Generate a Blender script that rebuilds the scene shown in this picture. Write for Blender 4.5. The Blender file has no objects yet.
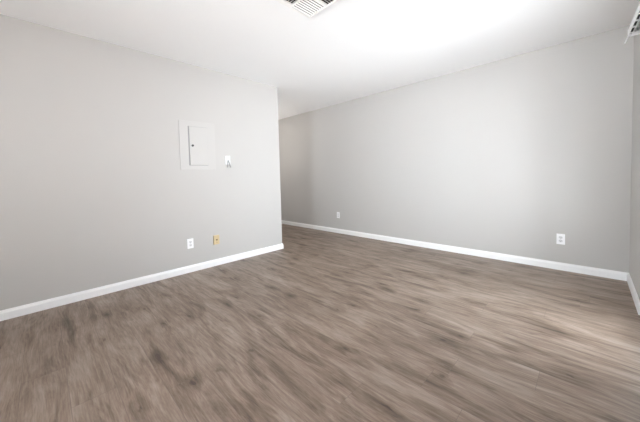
import bpy, bmesh, math
from mathutils import Vector, Matrix

S = bpy.context.scene
C = S.collection

# ---------------------------------------------------------------- camera
cam_data = bpy.data.cameras.new('camera')
cam_data.sensor_fit = 'HORIZONTAL'
cam_data.sensor_width = 36
cam_data.lens = 15.396
cam_data.shift_y = -0.03634
cam_data.clip_start = 0.01
cam = bpy.data.objects.new('camera', cam_data)
C.objects.link(cam)
Fw = Vector((-0.70114, 0.71188, -0.04039))
Rt = Vector((0.71294, 0.70078, -0.02498))
Up = Vector((-0.01052, 0.04631, 0.99887))
M = Matrix((Rt, Up, -Fw)).transposed().to_4x4()
M.translation = Vector((0, 0, 1.0875))
cam.matrix_world = M
S.camera = cam

# ---------------------------------------------------------------- world, daylight, exposure
SKY_UP = (0.87, 0.94, 1.0)      # overcast bright sky
SKY_DN = (0.90, 0.95, 1.0)     # sunlit pale ground outside
E_UP, E_DN = 14.0, 17.0
w = bpy.data.worlds.new('daylight'); S.world = w; w.use_nodes = True
nt = w.node_tree; nt.nodes.clear()
out = nt.nodes.new('ShaderNodeOutputWorld'); bg = nt.nodes.new('ShaderNodeBackground')
tc = nt.nodes.new('ShaderNodeTexCoord'); sx = nt.nodes.new('ShaderNodeSeparateXYZ')
mr = nt.nodes.new('ShaderNodeMapRange'); mr.inputs[1].default_value = -0.08; mr.inputs[2].default_value = 0.08
mx = nt.nodes.new('ShaderNodeMix'); mx.data_type = 'RGBA'
nt.links.new(tc.outputs['Generated'], sx.inputs[0]); nt.links.new(sx.outputs[2], mr.inputs[0])
nt.links.new(mr.outputs[0], mx.inputs[0])
mx.inputs[6].default_value = tuple(c*E_DN for c in SKY_DN)+(1,)
mx.inputs[7].default_value = tuple(c*E_UP for c in SKY_UP)+(1,)
# brighter open sky straight out from the door (+x) than towards the sides
def wmath(op, a, b=None):
    k = nt.nodes.new('ShaderNodeMath'); k.operation = op
    for i, v in enumerate((a, b)):
        if v is None: continue
        if isinstance(v, (int, float)): k.inputs[i].default_value = v
        else: nt.links.new(v, k.inputs[i])
    return k.outputs[0]
K0, KX, KY = 0.26, 1.7, 3.0
lobe_x = wmath('POWER', wmath('MAXIMUM', sx.outputs[0], 0.0), 5.0)
lobe_y = wmath('POWER', wmath('MAXIMUM', wmath('MULTIPLY', sx.outputs[1], -1.0), 0.0), 5.0)
gain = wmath('ADD', wmath('ADD', wmath('MULTIPLY', lobe_x, KX), wmath('MULTIPLY', lobe_y, KY)), K0)
nt.links.new(gain, bg.inputs[1])
nt.links.new(mx.outputs[2], bg.inputs[0]); nt.links.new(bg.outputs[0], out.inputs[0])

def area(name, loc, direction, sx_, sy_, energy=0, color=(1, 1, 1), portal=False):
    l = bpy.data.lights.new(name, 'AREA'); l.shape = 'RECTANGLE'; l.size = sx_; l.size_y = sy_
    l.energy = energy; l.color = color
    if portal: l.cycles.is_portal = True
    o = bpy.data.objects.new(name, l); C.objects.link(o); o.location = loc
    o.rotation_euler = Vector(direction).to_track_quat('-Z', 'Y').to_euler()
    return o

# opening of the sliding door in the right wall
DY0, DY1, DZ = 2.00, 3.02, 2.03
area('door_portal', (0.36, (DY0+DY1)/2, DZ/2), (-1, 0, 0), DY1-DY0, DZ, portal=True)

# opening of the window in the wall behind the camera
WX0, WX1, WZ0, WZ1 = -1.70, -0.80, 0.90, 2.05
area('window_portal', ((WX0+WX1)/2, -1.36, (WZ0+WZ1)/2), (0, 1, 0), WX1-WX0, WZ1-WZ0, portal=True)

sun = bpy.data.lights.new('sun', 'SUN'); sun.energy = 350; sun.angle = math.radians(0.6); sun.color = (0.97, 0.985, 1.0)
so = bpy.data.objects.new('sun', sun); C.objects.link(so)
so.rotation_euler = Vector((0.75, 1.0, -1.5)).to_track_quat('-Z', 'Y').to_euler()

def lamp(name, loc, energy, color, r=0.12):
    l = bpy.data.lights.new(name, 'POINT'); l.energy = energy; l.color = color; l.shadow_soft_size = r
    o = bpy.data.objects.new(name, l); C.objects.link(o); o.location = loc
lamp('hall_fill', (-4.9, 2.8, 1.9), 13, (1.0, 0.95, 0.90))            # added fill light without a fixture, unseen round the corner
lamp('hall_end_fill', (-6.2, 3.3, 1.5), 6, (1.0, 0.90, 0.82))  # second added fill for the passage, out of view

S.view_settings.view_transform = 'Standard'
S.view_settings.look = 'None'
S.view_settings.gamma = 1
S.view_settings.use_curve_mapping = False
S.view_settings.exposure = 0.19

# ---------------------------------------------------------------- dimensions
XL, XR = -3.348, 0.285      # left and right walls
YW = 2.542                  # where the left wall ends
YB, YF = 3.950, -1.30       # far wall, wall behind the camera
XP = -6.6                   # end of the passage
H = 2.44
T = 0.12

# ---------------------------------------------------------------- materials
def mat(name, color, rough=0.5, metal=0.0, spec=0.5):
    m = bpy.data.materials.new(name); m.use_nodes = True
    b = m.node_tree.nodes['Principled BSDF']
    b.inputs['Base Color'].default_value = (*color, 1)
    b.inputs['Roughness'].default_value = rough
    b.inputs['Metallic'].default_value = metal
    b.inputs['Specular IOR Level'].default_value = spec
    return m

def painted(name, color, rough, bump=0.03, scale=220, var=0.015):
    m = mat(name, color, rough, spec=0.3)
    n = m.node_tree; b = n.nodes['Principled BSDF']
    t = n.nodes.new('ShaderNodeTexCoord')
    a = n.nodes.new('ShaderNodeTexNoise'); a.inputs['Scale'].default_value = scale; a.inputs['Detail'].default_value = 3
    bp = n.nodes.new('ShaderNodeBump'); bp.inputs['Strength'].default_value = bump; bp.inputs['Distance'].default_value = 0.002
    n.links.new(t.outputs['Object'], a.inputs['Vector']); n.links.new(a.outputs['Fac'], bp.inputs['Height'])
    n.links.new(bp.outputs['Normal'], b.inputs['Normal'])
    l = n.nodes.new('ShaderNodeTexNoise'); l.inputs['Scale'].default_value = 2.5; l.inputs['Detail'].default_value = 4
    r = n.nodes.new('ShaderNodeMapRange'); r.inputs[3].default_value = 1-var; r.inputs[4].default_value = 1+var
    h = n.nodes.new('ShaderNodeHueSaturation'); h.inputs['Color'].default_value = (*color, 1)
    n.links.new(t.outputs['Object'], l.inputs['Vector']); n.links.new(l.outputs['Fac'], r.inputs[0])
    n.links.new(r.outputs[0], h.inputs['Value']); n.links.new(h.outputs[0], b.inputs['Base Color'])
    return m

WALL = (0.530, 0.517, 0.500)
M_wall = painted('greige_wall_paint', WALL, 0.65)
M_ceil = painted('white_ceiling_paint', (0.95, 0.95, 0.95), 0.8, bump=0.05, scale=120)
M_trim = painted('white_trim_paint', (0.93, 0.93, 0.93), 0.35, bump=0.0)
M_panel = painted('painted_metal_panel', (0.545, 0.532, 0.515), 0.45, bump=0.01)
M_white = mat('white_plastic', (0.93, 0.93, 0.94), 0.35)
M_grill = mat('white_enamel_metal', (0.93, 0.92, 0.90), 0.4)
M_dark = mat('dark_void', (0.02, 0.018, 0.016), 0.9)
M_slot = mat('socket_slot', (0.06, 0.06, 0.06), 0.6)
M_latch = mat('black_latch', (0.02, 0.02, 0.02), 0.4)
M_tan = mat('ivory_tan_plastic', (0.62, 0.49, 0.28), 0.4)
M_tandk = mat('brown_jack', (0.20, 0.12, 0.05), 0.5)
M_shade_line = mat('grey_vent_shade', (0.25, 0.25, 0.24), 0.9)  # grey for the painted shade line round the vent
M_cord = mat('grey_cord', (0.30, 0.30, 0.30), 0.5)
M_screw = mat('screw_metal', (0.6, 0.6, 0.6), 0.35, metal=0.8)
M_alu = mat('white_powder_coated_aluminium', (0.90, 0.90, 0.90), 0.4)
M_face = mat('outlet_face_plastic', (0.74, 0.74, 0.75), 0.35)

def glass_mat():
    m = bpy.data.materials.new('clear_pane'); m.use_nodes = True
    n = m.node_tree; n.nodes.clear()
    o = n.nodes.new('ShaderNodeOutputMaterial'); mxs = n.nodes.new('ShaderNodeMixShader')
    t = n.nodes.new('ShaderNodeBsdfTransparent'); g = n.nodes.new('ShaderNodeBsdfGlossy'); f = n.nodes.new('ShaderNodeFresnel')
    g.inputs['Roughness'].default_value = 0.02; 
    ge = n.nodes.new('ShaderNodeNewGeometry'); ma = n.nodes.new('ShaderNodeMapRange')   # both faces reflect alike, the pane does not bend light
    ma.inputs[3].default_value = 1.45; ma.inputs[4].default_value = 1/1.45
    n.links.new(ge.outputs['Backfacing'], ma.inputs[0]); n.links.new(ma.outputs[0], f.inputs['IOR'])
    n.links.new(f.outputs[0], mxs.inputs[0]); n.links.new(t.outputs[0], mxs.inputs[1]); n.links.new(g.outputs[0], mxs.inputs[2])
    n.links.new(mxs.outputs[0], o.inputs[0])
    return m
M_glass = glass_mat()

def floor_mat():
    m = bpy.data.materials.new('grey_brown_oak_plank'); m.use_nodes = True
    n = m.node_tree; N = n.nodes; L = n.links; b = N['Principled BSDF']
    def math_(op, a, bb=None, c=None):
        k = N.new('ShaderNodeMath'); k.operation = op
        for i, v in enumerate((a, bb, c)):
            if v is None: continue
            if isinstance(v, (int, float)): k.inputs[i].default_value = v
            else: L.new(v, k.inputs[i])
        return k.outputs[0]
    tc = N.new('ShaderNodeTexCoord'); sp = N.new('ShaderNodeSeparateXYZ'); L.new(tc.outputs['Object'], sp.inputs[0])
    X, Y = sp.outputs[0], sp.outputs[1]
    PW, PL = 0.180, 1.22
    PO = 0.35      # how far the figure jumps at a butt joint
    yr = math_('DIVIDE', math_('ADD', Y, 10.03), PW)
    row = math_('FLOOR', yr); fy = math_('FRACT', yr)
    wn = N.new('ShaderNodeTexWhiteNoise'); wn.noise_dimensions = '1D'; L.new(row, wn.inputs['W'])
    xr = math_('ADD', math_('DIVIDE', math_('ADD', X, 20.0), PL), wn.outputs['Value'])
    colm = math_('FLOOR', xr); fx = math_('FRACT', xr)
    pid = math_('ADD', math_('MULTIPLY', row, 17.31), math_('MULTIPLY', colm, 5.77))
    wp = N.new('ShaderNodeTexWhiteNoise'); wp.noise_dimensions = '1D'; L.new(pid, wp.inputs['W'])
    rnd = wp.outputs['Value']
    wr = N.new('ShaderNodeTexWhiteNoise'); wr.noise_dimensions = '1D'; L.new(math_('ADD', row, 0.37), wr.inputs['W'])
    rrow = wr.outputs['Value']
    # seams
    ey = math_('MULTIPLY', math_('MINIMUM', fy, math_('SUBTRACT', 1.0, fy)), PW)
    ex = math_('MULTIPLY', math_('MINIMUM', fx, math_('SUBTRACT', 1.0, fx)), PL)
    e = math_('MINIMUM', ey, ex)
    seam = N.new('ShaderNodeMapRange'); seam.inputs[1].default_value = 0.0; seam.inputs[2].default_value = 0.0014; L.new(e, seam.inputs[0])
    # coordinates stretched along the plank, shifted per plank
    def stretched(sx_, sy_, off, warp=0.0):
        cx = N.new('ShaderNodeCombineXYZ')
        xx = math_('MULTIPLY', X, sx_); yy = math_('MULTIPLY', Y, sy_)
        if warp: yy = math_('ADD', yy, math_('MULTIPLY', WF, warp))
        L.new(xx, cx.inputs[0]); L.new(yy, cx.inputs[1]); L.new(math_('ADD', math_('MULTIPLY', rrow, off), math_('MULTIPLY', rnd, PO)), cx.inputs[2])
        return cx.outputs[0]
    def noise(vec, detail=3, rough=0.5, dist=0.0):
        k = N.new('ShaderNodeTexNoise'); k.inputs['Scale'].default_value = 1; k.inputs['Detail'].default_value = detail
        k.inputs['Roughness'].default_value = rough; k.inputs['Distortion'].default_value = dist; L.new(vec, k.inputs['Vector'])
        return k.outputs['Fac']
    WF = noise(stretched(1.1, 3.0, 60), 2)
    broad = noise(stretched(1.9, 10, 1.3, 1.6), 5, 0.62, 0.7)      # long darker bands
    mid = noise(stretched(4.0, 42, 2.0, 5.0), 6, 0.72, 0.7)
    fine = noise(stretched(7, 170, 30, 8.0), 3, 0.6)
    grain = noise(stretched(9, 60, 4.0, 6.0), 4, 0.7, 0.8)
    # knots: sparse cells stretched along the plank, with an irregular outline
    cx = N.new('ShaderNodeCombineXYZ')
    KN = noise(stretched(14, 30, 10), 3)
    L.new(math_('ADD', math_('MULTIPLY', X, 2.3), math_('MULTIPLY', KN, 0.22)), cx.inputs[0]); L.new(math_('ADD', math_('MULTIPLY', Y, 5.2), math_('MULTIPLY', KN, 0.30)), cx.inputs[1])
    vo = N.new('ShaderNodeTexVoronoi'); vo.inputs['Scale'].default_value = 1; vo.voronoi_dimensions = '2D'; L.new(cx.outputs[0], vo.inputs['Vector'])
    sc = N.new('ShaderNodeSeparateColor'); L.new(vo.outputs['Color'], sc.inputs[0])
    def spot(r0, r1):
        kn = N.new('ShaderNodeMapRange'); kn.inputs[1].default_value = r0; kn.inputs[2].default_value = r1; kn.inputs[3].default_value = 1; kn.inputs[4].default_value = 0
        kn.interpolation_type = 'SMOOTHERSTEP'; L.new(vo.outputs['Distance'], kn.inputs[0]); return kn.outputs[0]
    gate = math_('GREATER_THAN', sc.outputs[0], 0.55)
    knot = math_('MULTIPLY', math_('ADD', math_('MULTIPLY', spot(0.015, 0.085), 0.5), math_('MULTIPLY', spot(0.05, 0.34), 0.35)), gate)
    # rings
    v = math_('ADD', math_('MULTIPLY', math_('SUBTRACT', broad, 0.5), 1.5), 0.64)
    st = N.new('ShaderNodeMapRange'); st.interpolation_type = 'SMOOTHSTEP'; st.inputs[1].default_value = 0.50; st.inputs[2].default_value = 0.70
    L.new(noise(stretched(1.5, 11, 5.0, 2.0), 5, 0.6, 0.9), st.inputs[0])
    v = math_('SUBTRACT', v, math_('MULTIPLY', st.outputs[0], 0.30))
    v = math_('ADD', v, math_('MULTIPLY', math_('SUBTRACT', mid, 0.5), 1.0))
    v = math_('ADD', v, math_('MULTIPLY', math_('SUBTRACT', grain, 0.5), 0.45))
    v = math_('ADD', v, math_('MULTIPLY', math_('SUBTRACT', fine, 0.5), 0.55))
    v = math_('ADD', v, math_('MULTIPLY', math_('SUBTRACT', rnd, 0.5), 0.05))
    v = math_('SUBTRACT', v, math_('MULTIPLY', knot, 0.6))
    cr = N.new('ShaderNodeValToRGB'); L.new(v, cr.inputs[0])
    el = cr.color_ramp.elements
    el[0].position = 0.0; el[0].color = FL[0]
    el[1].position = 1.0; el[1].color = FL[3]
    a = el.new(0.33); a.color = FL[1]
    a = el.new(0.66); a.color = FL[2]
    mxs = N.new('ShaderNodeMix'); mxs.data_type = 'RGBA'; L.new(seam.outputs[0], mxs.inputs[0])
    mxs.inputs[6].default_value = (0.13, 0.10, 0.08, 1); L.new(cr.outputs[0], mxs.inputs[7])
    L.new(mxs.outputs[2], b.inputs['Base Color'])
    rg = N.new('ShaderNodeMapRange'); rg.inputs[3].default_value = 0.44; rg.inputs[4].default_value = 0.38; L.new(v, rg.inputs[0])
    L.new(rg.outputs[0], b.inputs['Roughness']); b.inputs['Specular IOR Level'].default_value = 0.5
    hh = math_('ADD', math_('MULTIPLY', fine, 0.35), math_('MULTIPLY', seam.outputs[0], 1.0))
    bp = N.new('ShaderNodeBump'); bp.inputs['Strength'].default_value = 0.12; bp.inputs['Distance'].default_value = 0.001
    L.new(hh, bp.inputs['Height']); L.new(bp.outputs['Normal'], b.inputs['Normal'])
    return m
FL = [(0.062, 0.040, 0.027, 1), (0.138, 0.096, 0.069, 1), (0.238, 0.178, 0.138, 1), (0.345, 0.277, 0.229, 1)]
M_floor = floor_mat()

# ---------------------------------------------------------------- helpers
def obj(name, bm, m, parent=None, loc=None, smooth=False):
    bmesh.ops.recalc_face_normals(bm, faces=bm.faces)
    me = bpy.data.meshes.new(name); bm.to_mesh(me); bm.free(); me.materials.append(m)
    if smooth:
        for p in me.polygons: p.use_smooth = True
    o = bpy.data.objects.new(name, me); C.objects.link(o)
    if parent: o.parent = parent
    if loc: o.location = loc
    return o

def bx(bm, x0, x1, y0, y1, z0, z1):
    v = [bm.verts.new((x, y, z)) for x in (x0, x1) for y in (y0, y1) for z in (z0, z1)]
    for f in ((0, 1, 3, 2), (4, 6, 7, 5), (0, 4, 5, 1), (2, 3, 7, 6), (0, 2, 6, 4), (1, 5, 7, 3)):
        bm.faces.new([v[i] for i in f])
    return v

def box(x0, x1, y0, y1, z0, z1, bev=0.0, seg=2):
    bm = bmesh.new(); bx(bm, x0, x1, y0, y1, z0, z1)
    if bev: bmesh.ops.bevel(bm, geom=bm.edges[:], offset=bev, segments=seg, affect='EDGES', profile=0.6)
    return bm

def cyl(bm, c, axis, r, depth, n=24, r2=None):
    q = Vector(axis).to_track_quat('Z', 'Y').to_matrix().to_4x4()
    mtx = Matrix.Translation(Vector(c)) @ q
    bmesh.ops.create_cone(bm, cap_ends=True, segments=n, radius1=r, radius2=r if r2 is None else r2, depth=depth, matrix=mtx)

def prism(bm, prof, p0, p1, up=Vector((0, 0, 1)), nrm=None, m0=0, m1=0):
    """sweep a profile (d out from the wall, z) from p0 to p1; m0/m1 mitre the ends"""
    p0, p1 = Vector(p0), Vector(p1); d = (p1-p0).normalized(); nrm = Vector(nrm)
    a = [bm.verts.new(p0 + nrm*u + up*z + d*(u*m0)) for u, z in prof]
    b = [bm.verts.new(p1 + nrm*u + up*z - d*(u*m1)) for u, z in prof]
    k = len(prof)
    for i in range(k): bm.faces.new((a[i], a[(i+1) % k], b[(i+1) % k], b[i]))
    bm.faces.new(a); bm.faces.new(list(reversed(b)))

def struct(name, bm, m, parent=None, smooth=False):
    o = obj(name, bm, m, parent, smooth=smooth)
    if not parent: o['kind'] = 'structure'
    return o

def thing(name, label, cat, loc=(0, 0, 0), rotz=0, group=None):
    o = bpy.data.objects.new(name, None); C.objects.link(o); o.empty_display_size = 0.05
    o.location = loc; o.rotation_euler = (0, 0, rotz); o['label'] = label; o['category'] = cat
    if group: o['group'] = group
    return o

# ---------------------------------------------------------------- room shell
struct('floor', box(XP-T, XR+T, YF-T, YB+T, -0.1, 0), M_floor)
struct('ceiling', box(XP-T, XR+T, YF-T, YB+T, H, H+0.1), M_ceil)
struct('wall_left', box(XL-T, XL, YF, YW, 0, H), M_wall)
struct('wall_passage', box(XP, XL-T, YW-T, YW, 0, H), M_wall)
struct('wall_back', box(XP-T, XR+T, YB, YB+T, 0, H), M_wall)
struct('wall_end', box(XP-T, XP, YW-T, YB, 0, H), M_wall)
bm = bmesh.new()
bx(bm, XL-T, WX0, YF-T, YF, 0, H); bx(bm, WX1, XR+T, YF-T, YF, 0, H); bx(bm, WX0, WX1, YF-T, YF, 0, WZ0); bx(bm, WX0, WX1, YF-T, YF, WZ1, H)
struct('wall_front', bm, M_wall)
struct('wall_sky_blocker', box(XR+T+0.002, 1.9, 0.50, 0.60, -0.1, 2.6), M_wall)     # added outside beside the door, out of view, to block side sky light
bm = bmesh.new(); W = 0.04
bx(bm, WX0, WX0+W, YF-0.09, YF-0.03, WZ0, WZ1); bx(bm, WX1-W, WX1, YF-0.09, YF-0.03, WZ0, WZ1)
bx(bm, WX0+W, WX1-W, YF-0.09, YF-0.03, WZ0, WZ0+W); bx(bm, WX0+W, WX1-W, YF-0.09, YF-0.03, WZ1-W, WZ1)
wn_ = struct('window_1', bm, M_alu)
obj('pane', box(WX0+W, WX1-W, YF-0.062, YF-0.058, WZ0+W, WZ1-W), M_glass, wn_)
obj('window_sill', box(WX0-0.03, WX1+0.03, YF-0.03, YF+0.04, WZ0-0.02, WZ0-0.0005, 0.003), M_trim, wn_)
bm = bmesh.new()
bx(bm, XR, XR+T, YF, DY0, 0, H); bx(bm, XR, XR+T, DY1, YB, 0, H); bx(bm, XR, XR+T, DY0, DY1, DZ, H)
struct('wall_right', bm, M_wall)

# ---------------------------------------------------------------- baseboards
BH = 0.081
PROF = [(0, 0), (0.014, 0), (0.014, BH*0.72), (0.0115, BH*0.80), (0.008, BH*0.90), (0.006, BH), (0, BH)]
bm = bmesh.new(); prism(bm, PROF, (XL, YF, 0), (XL, YW, 0), nrm=(1, 0, 0), m0=1, m1=-1)
prism(bm, PROF, (XL, YW, 0), (XP, YW, 0), nrm=(0, 1, 0), m0=-1, m1=1)
struct('baseboard_left', bm, M_trim)
bm = bmesh.new(); prism(bm, PROF, (XP, YB, 0), (XR, YB, 0), nrm=(0, -1, 0), m0=1, m1=1)
struct('baseboard_back', bm, M_trim)
bm = bmesh.new(); prism(bm, PROF, (XR, YB, 0), (XR, DY1+0.05, 0), nrm=(-1, 0, 0), m0=1, m1=0)
prism(bm, PROF, (XR, DY0-0.05, 0), (XR, YF, 0), nrm=(-1, 0, 0), m0=0, m1=1)
struct('baseboard_right', bm, M_trim)

# ---------------------------------------------------------------- sliding glass door (daylight source, right of the frame)
bm = bmesh.new(); W = 0.045
bx(bm, XR-0.004, XR+0.11, DY0, DY0+W, 0, DZ); bx(bm, XR-0.004, XR+0.11, DY1-W, DY1, 0, DZ)
bx(bm, XR-0.004, XR+0.11, DY0+W, DY1-W, DZ-W, DZ); bx(bm, XR-0.004, XR+0.11, DY0+W, DY1-W, 0, 0.03)
d = struct('door_1', bm, M_alu)
bm = bmesh.new(); s = 0.07; x = XR+0.05; a, b_ = DY0+W, DY1-W
bx(bm, x, x+0.035, a, a+s, 0.03, DZ-W); bx(bm, x, x+0.035, b_-s, b_, 0.03, DZ-W)
bx(bm, x, x+0.035, a+s, b_-s, 0.03, 0.12); bx(bm, x, x+0.035, a+s, b_-s, DZ-W-s, DZ-W)
p = obj('sash', bm, M_alu, d)
obj('pane', box(x+0.015, x+0.020, a+s, b_-s, 0.12, DZ-W-s), M_glass, p)
bm = box(XR+0.02, XR+0.0495, DY0+W+0.02, DY0+W+0.045, 0.92, 1.12, 0.004); obj('handle', bm, M_latch, d)

# ---------------------------------------------------------------- vertical blind headrail over the door
RZ = 2.10
t = thing('blind_headrail', 'white slotted blind rail high on the right wall, at the top right edge', 'blind rail', (0.199, 3.186, RZ), math.radians(2.31))
RL = 0.75; RD = 0.050       # origin at the far outer lower corner, the rail runs towards -Y
bm = bmesh.new()
bx(bm, 0, 0.004, -RL, 0, 0, 0.046)
bx(bm, RD-0.004, RD, -RL, 0, 0, 0.046)
bx(bm, 0.004, RD-0.004, -RL, 0, 0.040, 0.046)
bx(bm, 0.0190, 0.0235, -RL, 0, 0, 0.040)
bx(bm, 0.0236, RD-0.0041, -0.05, -0.001, 0.001, 0.006)
obj('rail', bm, M_alu, t)
obj('channel_lining', box(0.0041, 0.0189, -RL+0.01, -0.01, 0.009, 0.0150), M_dark, t)
for k in range(6):
    y = -0.045 - 0.115*k
    bm = bmesh.new(); bx(bm, 0.0041, 0.0189, y-0.007, y+0.007, 0.0012, 0.008)
    obj('carrier', bm, M_alu, t)
obj('end_cap', box(-0.001, RD+0.012, 0.0005, 0.012, -0.003, 0.048, 0.001), M_alu, t)
bm = bmesh.new(); prism(bm, [(0, 0), (0.007, 0), (0.007, 0.010), (0, 0.010)], (0.0, 0.0125, 0.0), (-0.003, 0.165, -0.004), nrm=(1, 0, 0))
obj('valance_clip', bm, M_alu, t)
for y in (-0.60, -0.12):
    bm = bmesh.new(); bx(bm, RD, 0.286-0.199-0.0405*abs(y)-0.003, y, y+0.03, 0.010, 0.042)
    obj('wall_bracket', bm, M_alu, t)

# ---------------------------------------------------------------- ceiling register
VX0, VX1, VY0, VY1 = -1.709, -1.270, 1.222, 1.659
vc = Vector(((VX0+VX1)/2, (VY0+VY1)/2, H))
t = thing('ceiling_vent', 'white square louvred air vent set in the ceiling at the top edge', 'air vent', vc)
hx, hy = (VX1-VX0)/2, (VY1-VY0)/2
fr = 0.020; dz = 0.014
bm = bmesh.new()
PF = [(0, 0), (0, -0.003), (0.004, -dz), (fr, -dz), (fr, 0)]
for p0, p1, n_ in (((-hx, -hy, 0), (-hx, hy, 0), (1, 0, 0)), ((-hx, hy, 0), (hx, hy, 0), (0, -1, 0)), ((hx, hy, 0), (hx, -hy, 0), (-1, 0, 0)), ((hx, -hy, 0), (-hx, -hy, 0), (0, 1, 0))):
    prism(bm, PF, p0, p1, nrm=n_, m0=1, m1=1)
bx(bm, -hx+fr, -hx+0.045, -hy+fr, -0.004, -dz, -0.001)
bx(bm, -0.004, 0.004, -hy+fr, hy-fr, -dz, -0.001)
bx(bm, -hx+fr, hx-fr, -0.004, 0.004, -dz, -0.0012)
obj('frame', bm, M_grill, t)
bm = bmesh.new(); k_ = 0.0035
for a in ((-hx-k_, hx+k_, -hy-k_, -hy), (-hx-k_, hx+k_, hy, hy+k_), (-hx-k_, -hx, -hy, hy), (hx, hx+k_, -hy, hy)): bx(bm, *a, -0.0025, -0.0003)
obj('shade_line', bm, M_shade_line, t)  # thin grey strip that draws the frame's shadow line on the ceiling
obj('duct_opening', box(-hx+fr-0.002, hx-fr+0.002, -hy+fr-0.002, hy-fr+0.002, -0.0009, -0.0004), M_dark, t)
def bank(x0, x1, y0, y1, along, tilt, n=9):
    for i in range(n):
        u = (i+0.5)/n
        if along == 'y':
            c = Vector((x0+(x1-x0)*u, (y0+y1)/2, -0.0080)); ln = (y1-y0)/2; dv = Vector((math.cos(tilt), 0, math.sin(tilt))); lv = Vector((0, 1, 0))
        else:
            c = Vector(((x0+x1)/2, y0+(y1-y0)*u, -0.0080)); ln = (x1-x0)/2; dv = Vector((0, math.cos(tilt), math.sin(tilt))); lv = Vector((1, 0, 0))
        nv = dv.cross(lv).normalized()
        bm = bmesh.new(); hw = SLW/2; th = 0.0006
        vs = [bm.verts.new(c + dv*a*hw + nv*b*th + lv*l*ln) for l in (-1, 1) for a, b in ((-1, -1), (1, -1), (1, 1), (-1, 1))]
        for f in ((0, 1, 2, 3), (7, 6, 5, 4), (0, 4, 5, 1), (1, 5, 6, 2), (2, 6, 7, 3), (3, 7, 4, 0)): bm.faces.new([vs[q] for q in f])
        obj('louver', bm, M_grill, t)
SLW = 0.012
g = 0.004
bank(-hx+fr, -g, g, hy-fr, 'y', math.radians(33), 8)
bank(g, hx-fr, g, hy-fr, 'y', math.radians(-34))
bank(-hx+0.048, -g, -hy+fr, -0.002-g, 'x', math.radians(34))
bank(g, hx-fr, -hy+fr, -g, 'x', math.radians(38))

# ---------------------------------------------------------------- electrical panel on the left wall
PY, PZ = 1.330, 1.490
t = thing('breaker_panel', 'flush electrical breaker panel painted like the left wall, with small black latch', 'electrical panel', (XL, PY, PZ))
obj('cover', box(0, 0.006, 1.125-PY, 1.540-PY, 1.205-PZ, 1.776-PZ, 0.002), M_panel, t)
dr = obj('door', box(0.0065, 0.016, 1.232-PY, 1.442-PY, 1.262-PZ, 1.713-PZ, 0.002), M_panel, t)
bm = bmesh.new()
bx(bm, 0.0062, 0.0068, 1.222-PY, 1.446-PY, 1.258-PZ, 1.717-PZ)
obj('door_gap', bm, M_cord, t)
bm = bmesh.new(); cyl(bm, (0.019, 1.266-PY, 1.491-PZ), (1, 0, 0), 0.013, 0.008); bx(bm, 0.023, 0.027, 1.263-PY, 1.269-PY, 1.481-PZ, 1.501-PZ)
obj('latch', bm, M_latch, dr)
for yy in (1.14, 1.525):
    for zz in (1.222, 1.76):
        bm = bmesh.new(); cyl(bm, (0.007, yy-PY, zz-PZ), (1, 0, 0), 0.004, 0.003, 12)
        obj('cover_screw', bm, M_panel, t)

# ---------------------------------------------------------------- wall plates.  Built facing +X, origin on the wall
def outlet(name, label, loc, rotz, group=None):
    t = thing(name, label, 'outlet', loc, rotz, group)
    p = obj('cover_plate', box(0.0004, 0.006, -0.035, 0.035, -0.0575, 0.0575, 0.0025), M_white, t)
    for s in (1, -1):
        bm = bmesh.new(); cyl(bm, (0.0065, 0, s*0.0195), (1, 0, 0), 0.0172, 0.003, 28)
        for v in bm.verts: v.co.z = s*0.0195 + max(-0.0138, min(0.0138, v.co.z - s*0.0195))
        f = obj('receptacle', bm, M_face, t)
        bm = bmesh.new()
        bx(bm, 0.0078, 0.0084, -0.0075, -0.0055, s*0.0195-0.001, s*0.0195+0.008)
        bx(bm, 0.0078, 0.0084, 0.0055, 0.0075, s*0.0195-0.001, s*0.0195+0.007)
        cyl(bm, (0.0081, 0, s*0.0195-0.0075), (1, 0, 0), 0.0026, 0.0006, 14)
        obj('slot', bm, M_slot, f)
    bm = bmesh.new(); cyl(bm, (0.0066, 0, 0), (1, 0, 0), 0.003, 0.0015, 14)
    obj('screw', bm, M_screw, t)
    return t
outlet('wall_outlet', 'white double outlet low on the left wall, below the breaker panel', (XL, 1.196, 0.338), 0)
outlet('wall_outlet', 'white double outlet on the long far wall near the right corner', (-0.216, YB, 0.340), -math.pi/2)
outlet('wall_outlet', 'small distant white outlet on the far wall, nearest the end of the left wall', (-3.415, YB, 0.345), -math.pi/2)

t = thing('phone_jack', 'tan yellow wall jack low on the left wall, beside the white outlet', 'wall jack', (XL, 1.508, 0.328))
obj('cover_plate', box(0.0004, 0.022, -0.036, 0.036, -0.0575, 0.0575, 0.004), M_tan, t)
bm = box(0.0222, 0.0255, -0.010, 0.010, -0.008, 0.010, 0.001); bx(bm, 0.0222, 0.0235, -0.004, 0.004, -0.034, -0.026)
obj('jack_socket', bm, M_tandk, t)

t = thing('wall_switch', 'small white wall plate with two grey prongs hanging, right of the breaker panel', 'wall plate', (XL, 1.707, 1.320))
obj('cover_plate', box(0.0004, 0.008, -0.036, 0.030, -0.045, 0.066, 0.003), M_white, t)
for y0, y1 in ((-0.004, -0.016), (0.0, 0.034)):
    bm = bmesh.new(); a = Vector((0.012, y0, 0.010)); b_ = Vector((0.012, y1, -0.084)); dd = b_-a
    cyl(bm, (a+b_)/2, dd, 0.0055, dd.length, 12)
    obj('prong', bm, M_cord, t)
